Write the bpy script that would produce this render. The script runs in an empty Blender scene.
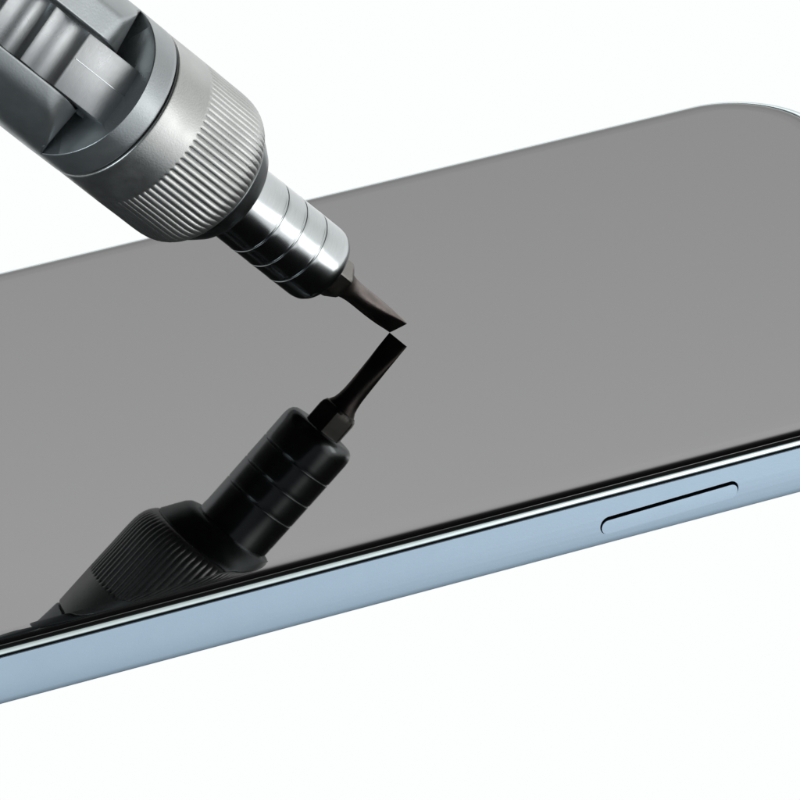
import bpy, bmesh, math
from mathutils import Matrix, Vector

MM = 0.001
PI = math.pi
sc = bpy.context.scene
COL = sc.collection
R = math.radians

# ------------------------------------------------------------------ materials
def mat(name):
    m = bpy.data.materials.new(name); m.use_nodes = True
    nt = m.node_tree; b = nt.nodes['Principled BSDF']
    return m, nt, b

def noise(nt, scale, detail=4, stretch=None, rough=0.6):
    tc = nt.nodes.new('ShaderNodeTexCoord')
    mp = nt.nodes.new('ShaderNodeMapping')
    if stretch: mp.inputs['Scale'].default_value = stretch
    n = nt.nodes.new('ShaderNodeTexNoise')
    n.inputs['Scale'].default_value = scale; n.inputs['Detail'].default_value = detail
    n.inputs['Roughness'].default_value = rough
    nt.links.new(tc.outputs['Object'], mp.inputs['Vector'])
    nt.links.new(mp.outputs['Vector'], n.inputs['Vector'])
    return n.outputs['Fac']

def ramp(nt, fac, a, b, lo=0.3, hi=0.7):
    r = nt.nodes.new('ShaderNodeMapRange')
    r.inputs['From Min'].default_value = lo; r.inputs['From Max'].default_value = hi
    r.inputs['To Min'].default_value = a; r.inputs['To Max'].default_value = b
    nt.links.new(fac, r.inputs['Value'])
    return r.outputs['Result']

def mix(nt, fac, ca, cb):
    x = nt.nodes.new('ShaderNodeMix'); x.data_type = 'RGBA'
    x.inputs[6].default_value = (*ca, 1); x.inputs[7].default_value = (*cb, 1)
    nt.links.new(fac, x.inputs[0])
    return x.outputs[2]

def metal(name, ca, cb, rough, bump=0.0, scale=900, stretch=None, metallic=1.0, rvar=0.06):
    m, nt, b = mat(name)
    f = noise(nt, scale, 5, stretch)
    nt.links.new(mix(nt, f, ca, cb), b.inputs['Base Color'])
    f2 = noise(nt, scale * 0.25, 3)
    nt.links.new(ramp(nt, f2, rough - rvar, rough + rvar), b.inputs['Roughness'])
    b.inputs['Metallic'].default_value = metallic
    if bump:
        bp = nt.nodes.new('ShaderNodeBump')
        bp.inputs['Strength'].default_value = bump
        bp.inputs['Distance'].default_value = 0.00004
        nt.links.new(noise(nt, scale * 4, 3, stretch), bp.inputs['Height'])
        nt.links.new(bp.outputs['Normal'], b.inputs['Normal'])
    return m

M_SATIN = metal('satin_aluminium', (0.50, 0.51, 0.50), (0.60, 0.61, 0.60), 0.37, 0.4, 1200, metallic=0.92)
M_BODY = metal('anodised_grey_metal', (0.36, 0.39, 0.40), (0.44, 0.47, 0.48), 0.33, 0.4, 1100, metallic=0.78)
M_CORE = metal('machined_steel', (0.40, 0.42, 0.43), (0.50, 0.515, 0.525), 0.30, 0.4, 700, (1, 1, 8), metallic=0.72)
M_POLISH = metal('polished_steel', (0.50, 0.53, 0.54), (0.58, 0.61, 0.62), 0.18, 0.05, 700, (1, 1, 9), rvar=0.03)
M_BAND = metal('dark_steel', (0.20, 0.22, 0.225), (0.27, 0.29, 0.295), 0.32, 0.1)
M_CHUCK = metal('tool_steel', (0.20, 0.195, 0.18), (0.30, 0.29, 0.27), 0.33, 0.2)
M_BLADE = metal('blackened_blade_steel', (0.15, 0.135, 0.13), (0.29, 0.25, 0.235), 0.34, 0.4, 1500, (1, 1, 0.4))
M_GROOVE = metal('groove_shadow_metal', (0.01, 0.01, 0.01), (0.015, 0.015, 0.015), 0.6, metallic=0.3)
M_RIM = metal('polished_phone_rim', (0.50, 0.58, 0.59), (0.56, 0.64, 0.65), 0.16, rvar=0.02)
M_GASKET_SHADE = metal('black_gasket_and_shade', (0.002, 0.002, 0.002), (0.003, 0.003, 0.003), 0.7, metallic=0)  # gasket colour, also used as painted shade in the seam and button gap
M_GASKET_SHADE.node_tree.nodes['Principled BSDF'].inputs['Specular IOR Level'].default_value = 0.1
M_BLUE = metal('blue_anodised_frame', (0.395, 0.52, 0.635), (0.43, 0.555, 0.67), 0.36, 0.12, 1200, metallic=0.75, rvar=0.02)
M_BACK = metal('blue_back_glass', (0.25, 0.36, 0.47), (0.27, 0.38, 0.49), 0.3, metallic=0.1)
M_BUTTON = metal('blue_anodised_button', (0.395, 0.52, 0.635), (0.43, 0.555, 0.67), 0.36, 0.12, 1200, metallic=0.75, rvar=0.02)

M_GLASS, nt, b = mat('black_screen_glass')
b.inputs['Base Color'].default_value = (0.0015, 0.0015, 0.0015, 1)
b.inputs['IOR'].default_value = 1.75
f = noise(nt, 60, 4)
nt.links.new(ramp(nt, f, 0.012, 0.03), b.inputs['Roughness'])

# ------------------------------------------------------------------ helpers
def link(name, bm, m, parent, smooth=35, M=None):
    me = bpy.data.meshes.new(name)
    bmesh.ops.remove_doubles(bm, verts=bm.verts, dist=1e-7)
    bmesh.ops.recalc_face_normals(bm, faces=bm.faces)
    if M: bm.transform(M)
    bm.to_mesh(me); bm.free()
    me.materials.append(m)
    o = bpy.data.objects.new(name, me); COL.objects.link(o); o.parent = parent
    if smooth:
        me.polygons.foreach_set('use_smooth', [True] * len(me.polygons))
        me.set_sharp_from_angle(angle=R(smooth))
    return o

def rings_to_bm(rings, closed=True, cap0=True, cap1=True):
    bm = bmesh.new(); vs = []
    for r in rings: vs.append([bm.verts.new(Vector(p) * MM) for p in r])
    n = len(rings[0])
    for a, b_ in zip(vs, vs[1:]):
        for i in range(n if closed else n - 1):
            j = (i + 1) % n
            bm.faces.new((a[i], a[j], b_[j], b_[i]))
    if cap0: bm.faces.new(vs[0])
    if cap1: bm.faces.new(vs[-1])
    return bm

def lathe(profile, segs=192, rf=None):
    """profile: (L, r) pairs along +Z; rf(phi, L, r) may modulate the radius."""
    rings = []
    for L, r in profile:
        ring = []
        for i in range(segs):
            a = 2 * PI * i / segs
            q = rf(a, L, r) if rf else r
            ring.append((q * math.cos(a), q * math.sin(a), L))
        rings.append(ring)
    return rings_to_bm(rings)

def box_bm(x0, x1, y0, y1, z0, z1):
    bm = bmesh.new()
    v = [bm.verts.new((x * MM, y * MM, z * MM)) for x in (x0, x1) for y in (y0, y1) for z in (z0, z1)]
    for f in ((0, 1, 3, 2), (4, 6, 7, 5), (0, 4, 5, 1), (2, 3, 7, 6), (0, 2, 6, 4), (1, 5, 7, 3)):
        bm.faces.new([v[i] for i in f])
    return bm

def prism_x(pts, x0, x1):
    """polygon in (y, z) extruded along x"""
    return rings_to_bm([[(x0, y, z) for y, z in pts], [(x1, y, z) for y, z in pts]])

def cut(o, cutters, bevel=None, segs=3):
    for c in cutters:
        md = o.modifiers.new('b', 'BOOLEAN'); md.operation = 'DIFFERENCE'; md.solver = 'EXACT'; md.object = c
    if bevel:
        md = o.modifiers.new('v', 'BEVEL'); md.width = bevel * MM; md.segments = segs
        md.limit_method = 'ANGLE'; md.angle_limit = R(28); md.harden_normals = False
    bpy.context.view_layer.update()
    dg = bpy.context.evaluated_depsgraph_get()
    me = bpy.data.meshes.new_from_object(o.evaluated_get(dg))
    o.modifiers.clear(); o.data = me
    for c in cutters: bpy.data.objects.remove(c)
    me.polygons.foreach_set('use_smooth', [True] * len(me.polygons))
    me.set_sharp_from_angle(angle=R(30))

def empty(name, M, label, cat):
    o = bpy.data.objects.new(name, None); COL.objects.link(o)
    o.empty_display_size = 0.01; o.matrix_world = M
    o['label'] = label; o['category'] = cat
    return o

# ------------------------------------------------------------------ the phone
YAW = 29.6495
W2, LEN, T = 38.5, 150.0, 7.15
end = Vector((60.0374, 46.4426, 0))
rot = Matrix.Rotation(R(YAW), 4, 'Z')
ctr = end + rot @ Vector((-LEN / 2, 0, -T))
phone = empty('smartphone', Matrix.Translation(ctr * MM) @ rot,
              'light blue smartphone lying face up with blank reflective dark screen and one side button', 'smartphone')

def outline(inset, z, n=28, rc=9.5):
    """rounded rectangle ring, origin at the phone's bottom centre"""
    hx, hy = LEN / 2 + 0.5 - inset, W2 - inset
    r = max(rc - inset, 0.5); ring = []
    for cx, cy, a0 in ((hx - r, hy - r, 0), (-hx + r, hy - r, 90), (-hx + r, -hy + r, 180), (hx - r, -hy + r, 270)):
        for i in range(n + 1):
            a = R(a0 + 90 * i / n)
            ring.append((cx + r * math.cos(a), cy + r * math.sin(a), z + T))
    return ring

def loft(prof, **k): return rings_to_bm([outline(i, z) for i, z in prof], **k)

# blue band of the frame
frame = link('frame', loft([(1.6, -T), (0.55, -T + 0.02), (0.32, -T + 0.12), (0.20, -T + 0.35), (0.13, -T + 0.8), (0.08, -T + 1.3), (0.04, -T + 1.85), (0.015, -T + 2.5), (0.0, -T + 3.3), (0, -3.0), (0.0, -1.72), (0.0, -1.66), (0.04, -1.62), (0.10, -1.60), (0.5, -1.60)]), M_BLUE, phone, 60)
# pocket for the side button
def capsule(x0, x1, zc, hh, y0, y1, n=20):
    ring = []
    for cx, a0 in ((x1 - hh, -90), (x0 + hh, 90)):
        for i in range(n + 1):
            a = R(a0 + 180 * i / n)
            px, pz = cx + hh * math.cos(a), zc + hh * math.sin(a)
            dx, dz = px - (BX0 + BX1) / 2, pz - BZ
            ring.append(((BX0 + BX1) / 2 + dx * math.cos(TILT) - dz * math.sin(TILT), BZ + T + dx * math.sin(TILT) + dz * math.cos(TILT)))
    return rings_to_bm([[(x, y0, z) for x, z in ring], [(x, y1, z) for x, z in ring]]), ring
BX0, BX1, BZ, BH = -67.0 + 75, -50.1 + 75, -4.62, 1.02
TILT = R(1.4)
pk, _ = capsule(BX0, BX1, BZ, BH, -W2 - 2, -W2 + 0.7)
pk = link('pocket', pk, M_BLUE, phone, 0)
cut(frame, [pk])
# seam with its recess shade painted black, bright rim, black gasket, glass
link('seam', loft([(0.10, -1.595), (0.10, -1.34), (0.6, -1.34), (0.6, -1.595)]), M_GASKET_SHADE, frame)
def rim():
    # the bright lip widens and rises a little round the far right end of the phone
    prof = [(0.55, -1.335, 0, 0), (0.06, -1.335, 0, 0), (0.0, -1.30, 0, 0), (-0.02, -1.2, .15, 0), (0.0, -1.05, .8, .38), (0.05, -0.95, 1.04, .49), (0.10, -0.80, .93, .375), (0.165, -0.70, 0.02, .40), (0.55, -0.68, 0, 0)]
    rings = []
    hx, hy = LEN / 2 + 0.5, W2
    for inset, z, ex, ez in prof:
        ring = outline(inset, z); out_ = []
        for x, y, zz in ring:
            # direction the edge faces here
            nx = max(-1, min(1, (x - math.copysign(hx - 9.5, x)) / 9.5)) if abs(x) > hx - 9.5 else 0
            ny = max(-1, min(1, (y - math.copysign(hy - 9.5, y)) / 9.5)) if abs(y) > hy - 9.5 else 0
            l = math.hypot(nx, ny) or 1
            nx, ny = nx / l, ny / l
            wx, wy = max(nx, 0), max(ny, 0)
            if ny < 0: wx = max(0, nx + ny * 1.0)
            k = min(1, 0.42 * wy ** 2 + 1.0 * wx ** 1.5)
            k2 = min(1, (wx ** 2 + wy ** 2))
            out_.append((x + nx * ex * 1.05 * k, y + ny * ex * 1.05 * k, zz + ez * k2))
        rings.append(out_)
    return rings_to_bm(rings)
link('rim', rim(), M_RIM, frame, 60)
link('gasket', loft([(0.20, -0.675), (0.20, -0.40), (0.7, -0.40), (0.7, -0.675)]), M_GASKET_SHADE, frame)
link('back_panel', loft([(1.65, -T - 0.12), (1.65, -T + 0.5)]), M_BACK, phone, 40)
gp = [(0.32, -0.45), (0.20, -0.385), (0.19, -0.33), (0.22, -0.27), (0.29, -0.215), (0.38, -0.170), (0.48, -0.134), (0.60, -0.102),
      (0.72, -0.078), (0.84, -0.060), (0.98, -0.045), (1.15, -0.034)]
gp += [(1.4, -0.024), (1.8, -0.014), (2.1, -0.007), (2.35, -0.002), (2.5, 0.0)]
link('screen_glass', loft(gp), M_GLASS, phone, 60)
# side button
btn_in = 0.17
def cap_ring(inset, y, top=0.47, low=0.004, side=0.10):
    hh = BH - (top + low) / 2 - inset
    _, ring = capsule(BX0 + side + 0.12 + inset, BX1 - side - inset, BZ - (top - low) / 2, hh, 0, 0)
    return [(x, y, z) for x, z in ring]
link('button_recess_shade', rings_to_bm([cap_ring(0, -W2 + 0.66, 0.003, 0.003, 0), cap_ring(0, -W2 + 0.62, 0.003, 0.003, 0)]), M_GASKET_SHADE, phone)  # black plate, the pocket's shade put into colour
btn = link('side_button', rings_to_bm([cap_ring(0, -W2 + 0.6), cap_ring(0, -W2 + 0.05), cap_ring(0.004, -W2 + 0.035), cap_ring(0.2, -W2 + 0.03)]), M_BUTTON, phone, 60)
link('button_gap_shade', rings_to_bm([cap_ring(-0.014, -W2 + 0.61), cap_ring(-0.014, -W2 + 0.14), cap_ring(-0.002, -W2 + 0.13)]), M_GASKET_SHADE, btn)  # black skirt that paints the shaded gap round the button

# ------------------------------------------------------------------ the tool
# tool frame: Z runs from the tip to the tail, -Y faces roughly towards the viewer
TX, TY, TZ = (Vector(c) for c in ((0.616982, 0.350441, 0.704645), (-0.440063, 0.895942, -0.060262), (-0.65244, -0.272907, 0.706997)))
P0 = Vector((-0.21516505, 15.62574619, 1.0)); A = Vector((-1.13099841, 16.37603641, 0.02)); B = Vector((0.75299545, 15.71333175, 1.40))
Rt = Matrix((TX, TY, TZ)).transposed().to_4x4()
tool = empty('precision_scraper', Matrix.Translation(A * MM) @ Rt,
             'silver metal scraper tool with fluted collar touching the black screen with its blade tip', 'hand tool')
OFF = Matrix.Translation((Rt.inverted() @ (P0 - A)) * MM) @ Matrix.Scale(1.02, 4, (0, 0, 1))
def loc(P): v = Rt.inverted().to_3x3() @ (P - P0); v.z /= 1.02; return v
a_, b_ = loc(A), loc(B)

def tl(name, bm, m, parent=None, smooth=35): return link(name, bm, m, parent or tool, smooth, OFF)

# blade: round shank flattening into a chisel edge that runs from A to B
def blade():
    n = 48; rings = []
    e = (b_ - a_); e.normalize()
    ed = Vector((e.x, e.y, 0)).normalized(); et = Vector((-ed.y, ed.x, 0))
    mid = (a_ + b_) / 2
    half = (b_ - a_).length / 2
    for L, w, th, k, sk in ((9.6, 1.95, 1.95, 0, 0), (9.1, 1.75, 1.75, 0, 0), (8.6, 1.46, 1.46, 0, 0), (8.0, 1.32, 1.32, 0.04, 0), (7.2, 1.23, 1.22, 0.11, 0), (6.2, 1.20, 1.18, .21, 0), (5.2, 1.19, 1.12, .33, 0.02), (4.2, 1.19, 1.03, .46, 0.06), (3.0, 1.19, .86, .63, .15), (1.8, 1.21, .59, .81, .35), (0.7, 1.21, .32, .94, .7)):
        ring = []
        for i in range(n):
            a = 2 * PI * i / n
            c, s = math.cos(a), math.sin(a)
            p = 0.5 + 0.5 * min(1, max(0, (L - 1.5) / 5))
            c = math.copysign(abs(c) ** p, c); s = math.copysign(abs(s) ** p, s)
            q = ed * (c * w) + et * (s * th)
            z = L + sk * (c * (b_.z - a_.z) / 2)
            ring.append((mid.x * k + q.x, mid.y * k + q.y, z))
        rings.append(ring)
    ring = []
    for i in range(n):
        a = 2 * PI * i / n
        c, s = math.cos(a), math.sin(a)
        c = math.copysign(abs(c) ** 0.5, c); s = math.copysign(abs(s) ** 0.5, s)
        q = mid + (b_ - a_) / 2 * c + et * (s * 0.10)
        ring.append(tuple(q))
    rings.append(ring)
    return rings_to_bm(rings)
tl('blade', blade(), M_BLADE, smooth=28)

# hexagonal chuck behind the blade
def hexa():
    prof = [(14.0, 2.5, 6), (10.0, 2.5, 6), (9.55, 2.42, 6), (9.25, 2.1, 12), (9.1, 1.7, 0)]
    rings = []
    n = 72
    for L, r, k in prof:
        ring = []
        for i in range(n):
            a = 2 * PI * i / n
            if k == 6 or k == 12:
                aa = (a + R(12)) % (PI / 3) - PI / 6
                q = r * math.cos(PI / 6) / math.cos(aa)
                q = min(q, r * 0.975)
                if k == 12: q = (q + r) / 2
            else: q = r
            ring.append((q * math.cos(a), q * math.sin(a), L))
        rings.append(ring)
    return rings_to_bm(rings)
tl('chuck', hexa(), M_CHUCK, smooth=20)

# ferrule with three turned lines
prof = [(12.2, 2.0), (12.08, 2.6), (12.05, 3.3), (12.12, 3.75), (12.35, 4.1), (12.7, 4.32), (13.15, 4.42), (13.6, 4.45)]
for g in (16.4, 19.5, 22.4):
    prof += [(g - 0.6, 4.45), (g - 0.2, 4.45), (g - 0.12, 4.44), (g - 0.08, 4.37), (g + 0.04, 4.37), (g + 0.08, 4.45), (g + 0.14, 4.475), (g + 0.24, 4.455), (g + 0.34, 4.45), (g + 0.8, 4.45)]
prof += [(25.8, 4.45), (26.3, 4.5), (28.0, 4.5)]
ferrule = tl('ferrule', lathe(prof), M_POLISH, smooth=50)

# dark tapered shoulder in front of the collar
tl('collar_shoulder', lathe([(27.2, 4.0), (27.0, 4.6), (26.95, 5.2), (27.1, 5.7), (27.5, 6.15), (28.6, 6.9), (29.4, 7.4), (29.75, 7.65), (29.95, 7.7), (30.2, 7.6), (30.5, 7.4)]), M_BAND, smooth=50)

# knurled collar, straight flutes
NF = 74
def smooth(x): x = max(0, min(1, x)); return x * x * (3 - 2 * x)
def flute(a, L, r):
    d = smooth((L - 30.35) / 0.7) * (1 - smooth((L - 39.35) / 0.5))
    s = abs(math.sin(NF * a / 2))
    return r - 0.19 * d * (1 - s ** 0.7)
prof = [(30.05, 6.9), (30.0, 7.4), (30.03, 7.75), (30.15, 8.02), (30.4, 8.27), (30.8, 8.56), (31.3, 8.82), (31.9, 9.0), (32.5, 9.09), (33.2, 9.13), (34, 9.15), (36, 9.16), (38, 9.19), (39.0, 9.2)]
prof += [(39.2 + 0.1 * k, 9.2) for k in range(9)]
prof += [(40.4, 9.2), (42.5, 9.2), (44.3, 9.2), (44.5, 9.2), (44.6, 9.17), (44.68, 9.08), (44.7, 8.98), (44.7, 8.6)]
collar = tl('collar', lathe(prof, NF * 16, flute), M_SATIN, smooth=60)
tl('seam', lathe([(44.6, 7.5), (44.6, 8.78), (45.05, 8.78), (45.05, 7.5)]), M_GROOVE, collar)

# handle: ring, two long lobes with milled windows between them
key = [(49.3, 1.5), (50.6, 3.2), (52.0, 4.8), (53.4, 6.25), (54.8, 7.35), (56.4, 8.25), (58.4, 9.1), (61.5, 10.2), (70, 13)]
def scoop(L):
    if L <= key[0][0]: return key[0][1]
    for i in range(len(key) - 1):
        if L <= key[i + 1][0]:
            p = [key[max(0, min(len(key) - 1, i + d))] for d in (-1, 0, 1, 2)]
            h = p[2][0] - p[1][0]; t = (L - p[1][0]) / h
            m1 = (p[2][1] - p[0][1]) / max(p[2][0] - p[0][0], 1e-6) * h
            m2 = (p[3][1] - p[1][1]) / max(p[3][0] - p[1][0], 1e-6) * h
            return (2*t**3 - 3*t*t + 1) * p[1][1] + (t**3 - 2*t*t + t) * m1 + (3*t*t - 2*t**3) * p[2][1] + (t**3 - t*t) * m2
    return 99
def smin(a, b, k):
    h = max(k - abs(a - b), 0) / k
    return min(a, b) - h * h * k / 4
SLOT_P, SLOT_M = 24.5, 25.5          # half angles of the window either side of its centre
def handle_r(deg, L):
    """deg is measured from the window centre"""
    r = 9.28
    if abs(deg) < 89.5:
        c = math.cos(R(deg))
        if deg > 0: r = smin(r, 7.86 / max(math.cos(R(deg - 14.2)), .05), 0.22)
        else: r = smin(r, 8.50 / max(math.cos(R(deg + 8.6)), .05), 0.7)
        if L < 70: r = smin(r, scoop(L) / max(c, 1e-3), 0.75)
    return r
angs = []
for base in (0, 180):                # window centred on -Y, then the one opposite
    half = [-90 + 0.75 * i for i in range(87)]
    half = [a for a in half if a < -SLOT_M - 0.6] + [-SLOT_M - 0.4, -SLOT_M - 0.15, -SLOT_M, -SLOT_M + 0.02] + [-20, -12, -5, 0, 5, 12, 20] + [SLOT_P - 0.02, SLOT_P, SLOT_P + 0.15, SLOT_P + 0.4]
    half += [a for a in [SLOT_P + 0.6 + 0.75 * i for i in range(100)] if a < 89.4]
    angs += [(base, a) for a in half]
HW = 3.72                            # half width of the window
def edge_angle(L, sgn):
    a = 25.0
    for _ in range(12): a = math.degrees(math.asin(min(HW / handle_r(sgn * a, L), 0.95)))
    return a
def handle_ring(L, mode):
    ring = []
    if mode == 'cut': ep, em = edge_angle(L, 1), edge_angle(L, -1)
    for base, a in angs:
        if mode == 'round':
            x, u = round_r * math.sin(R(a)), round_r * math.cos(R(a))
        elif -SLOT_M < a < SLOT_P:
            x, u = HW * a / 24.48 if abs(a) < 21 else math.copysign(HW, a), 3.0
        else:
            if a > 0: a2 = ep + (a - SLOT_P) * (90 - ep) / (90 - SLOT_P); e = a2 - ep
            else: a2 = -em - (-a - SLOT_M) * (90 - em) / (90 - SLOT_M); e = -em - a2
            r = handle_r(a2, L)
            if e < 0.6: r -= 0.10 * (1 - e / 0.6) ** 2
            x, u = r * math.sin(R(a2)), r * math.cos(R(a2))
        fade = smooth((L - 48.5) / 0.6) * (1 - smooth((L - 51) / 9))
        z = L - 1.4 * fade * max(0.0, math.cos(R(a))) ** 1.3
        if base: x, u = -x, -u
        ring.append((x, -u, z))
    return ring
rings = []
for L, r in [(44.95, 6.0), (44.95, 9.0), (44.97, 9.1), (45.05, 9.18), (45.16, 9.22), (45.5, 9.23), (46.5, 9.24), (48.9, 9.27), (49.16, 9.27), (49.25, 9.24), (49.3, 9.17)]:
    round_r = r; rings.append(handle_ring(L, 'round'))
L = 49.301
while L < 62: rings.append(handle_ring(L, 'cut')); L += 0.1
for L in (63, 64.5, 66, 70, 75, 80, 85, 90, 96): rings.append(handle_ring(L, 'cut'))
for L, r in [(96.01, 9.28), (101, 9.3), (104, 9.1), (105.6, 8.2), (106.2, 7), (106.3, 3)]:
    round_r = r; rings.append(handle_ring(L, 'round'))
ROLL = Matrix.Rotation(R(6.5), 4, 'Z')
def rolled(bm): bm.transform(ROLL); return bm
handle = tl('handle', rolled(rings_to_bm(rings)), M_BODY, smooth=38)

# u(L): height of the machined bar, straight across its width
cu = [(47.0, 6.45), (55.3, 6.45), (55.5, 6.4), (55.9, 6.0), (56.5, 5.78), (57.2, 5.72), (57.9, 5.85), (58.6, 6.12), (59.3, 6.35), (60.1, 6.45), (60.5, 6.42), (60.6, 6.1), (60.9, 5.7), (61.6, 5.45), (62.3, 5.5), (63.0, 5.85), (63.6, 6.2), (64.4, 6.4), (65.6, 6.45), (65.8, 6.35)]
L = 66.0
while L < 94:
    cu += [(L, 6.0), (L + .5, 5.6), (L + 1.2, 5.45), (L + 1.9, 5.6), (L + 2.6, 6.05), (L + 3.3, 6.35), (L + 4.2, 6.45), (L + 4.8, 6.4)]
    L += 5.0
def bar(sgn):
    pts = [(0.02 * -sgn, 47.0)] + [(-sgn * u, z) for z, u in cu] + [(0.02 * -sgn, cu[-1][0])]
    return prism_x(pts, -3.35, 3.35)
core = tl('core', rolled(bar(1)), M_CORE, smooth=40)
cut(core, [], 0.09, 2)
far = tl('core', rolled(bar(-1)), M_CORE, smooth=40)
cut(far, [], 0.09, 2)
ln = rings_to_bm([[(0.3 - 0.06, -6.38, z), (0.3 - 0.035, -6.54, z), (0.3 + 0.035, -6.54, z), (0.3 + 0.06, -6.38, z)] for z in (47.6, 55.2)])
tl('parting_line', rolled(ln), M_POLISH, core, 0)

# ------------------------------------------------------------------ world
w = bpy.data.worlds.new('World'); sc.world = w; w.use_nodes = True
nt = w.node_tree; nt.nodes.clear()
out = nt.nodes.new('ShaderNodeOutputWorld'); bg = nt.nodes.new('ShaderNodeBackground')
nt.links.new(bg.outputs[0], out.inputs[0])
tc = nt.nodes.new('ShaderNodeTexCoord'); sep = nt.nodes.new('ShaderNodeSeparateXYZ')
nt.links.new(tc.outputs['Generated'], sep.inputs[0])
def math_(op, a, b=None):
    n = nt.nodes.new('ShaderNodeMath'); n.operation = op
    for i, v in enumerate((a, b)):
        if v is None: continue
        if isinstance(v, (int, float)): n.inputs[i].default_value = v
        else: nt.links.new(v, n.inputs[i])
    return n.outputs[0]
el = math_('ADD', math_('DIVIDE', math_('ARCSINE', sep.outputs['Z']), PI), 0.5)      # 0 nadir .. 1 zenith
az = math_('ABSOLUTE', math_('ARCTAN2', sep.outputs['X'], sep.outputs['Y']))         # 0 straight ahead (+Y)
def elramp(stops):
    r = nt.nodes.new('ShaderNodeValToRGB'); r.color_ramp.interpolation = 'LINEAR'
    e = r.color_ramp.elements
    while len(e) > 1: e.remove(e[-1])
    for i, (deg, v) in enumerate(stops):
        p = (deg + 90) / 180
        x = e[0] if i == 0 else e.new(p)
        x.position = p
        c = v if isinstance(v, tuple) else (v, v, v)
        x.color = (*c, 1)
    nt.links.new(el, r.inputs[0]); return r.outputs[0]
WH = (0.982, 0.992, 0.992)
DK = (0.030, 0.040, 0.046)
front = elramp([(-90, DK), (-62, DK), (-50, WH), (8, WH), (14, 0.95), (20.5, 1.18), (22.8, 1.50), (24.6, 1.74), (28.4, 2.34), (30, 2.3), (34, 0.9), (39, 0.15), (50, 0.04), (90, 0.04)])
side = elramp([(-90, DK), (-62, (.12, .14, .15)), (-48, (.55, .59, .61)), (-32, (.98, 1.0, 1.02)), (-12, (1.28, 1.29, 1.29)), (6, (1.10, 1.11, 1.10)), (16, (.84, .85, .83)), (27, (.12, .125, .125)), (40, (.03, .03, .03)), (90, (.03, .03, .03))])
back = elramp([(-90, (.07, .085, .095)), (-50, (.09, .11, .12)), (-30, (0.12, 0.14, 0.15)), (-10, (0.10, 0.11, 0.12)), (8, (0.05, 0.055, 0.06)), (40, (0.03, 0.03, 0.03)), (90, (0.03, 0.03, 0.03))])
az_s = math_('ARCTAN2', sep.outputs['X'], sep.outputs['Y'])                            # positive to the right
def blend(a, b, val, lo, hi):
    mr = nt.nodes.new('ShaderNodeMapRange'); mr.interpolation_type = 'SMOOTHSTEP'
    mr.inputs['From Min'].default_value = R(lo); mr.inputs['From Max'].default_value = R(hi)
    nt.links.new(val, mr.inputs['Value'])
    mx = nt.nodes.new('ShaderNodeMix'); mx.data_type = 'RGBA'
    nt.links.new(mr.outputs[0], mx.inputs[0]); nt.links.new(a, mx.inputs[6]); nt.links.new(b, mx.inputs[7])
    return mx.outputs[2]
right = blend(side, back, az_s, 132, 160)           # right-hand softbox wall, falling off behind the camera
left = elramp([(-90, (.07, .085, .095)), (-40, (.10, .12, .13)), (0, (.45, .455, .455)), (18, (.80, .785, .77)), (30, (.40, .40, .40)), (45, (.04, .04, .04)), (90, (.03, .03, .03))])
left = blend(back, left, az_s, -120, -85)
rear = blend(left, right, az_s, 0, 1)               # left side carries an added glow, right side the softbox wall
sky = blend(front, rear, az, 38, 66)
nt.links.new(sky, bg.inputs['Color']); bg.inputs['Strength'].default_value = 1.0

# ------------------------------------------------------------------ lamps
def area(name, pos, target, sx, sy, power, col=(1, 1, 1)):
    l = bpy.data.lights.new(name, 'AREA'); l.shape = 'RECTANGLE'; l.size = sx; l.size_y = sy; l.energy = power; l.color = col
    o = bpy.data.objects.new(name, l); COL.objects.link(o)
    o.location = pos; o.rotation_euler = (Vector(target) - Vector(pos)).to_track_quat('-Z', 'Y').to_euler()
    return o
TGT = (-0.02, 0.0, 0.02)
area('softbox_right', (0.55, -0.26, -0.03), TGT, 0.20, 0.34, 0.36, (1, 1, 0.99))
area('fill_left', (-0.58, -0.55, 0.05), TGT, 0.36, 0.30, 2.1, (0.84, 0.95, 1))  # added fill that lifts the tool's lower left side

# ------------------------------------------------------------------ camera
cam = bpy.data.cameras.new('camera'); co = bpy.data.objects.new('camera', cam); COL.objects.link(co)
fw = Vector((0, 0.8953814963709563, -0.4452998719475528))
co.location = Vector((0, -805.4891368142197, 400.5937256156052)) * MM
co.rotation_euler = fw.to_track_quat('-Z', 'Y').to_euler()
cam.sensor_width = 36; cam.sensor_fit = 'HORIZONTAL'
cam.lens = 36 * 8487.903711206838 / 800
cam.clip_start = 0.01; cam.clip_end = 50
sc.camera = co
sc.view_settings.view_transform = 'Standard'; sc.view_settings.look = 'None'; sc.view_settings.exposure = 0
sc.render.engine = 'CYCLES'
sc.cycles.max_bounces = 10
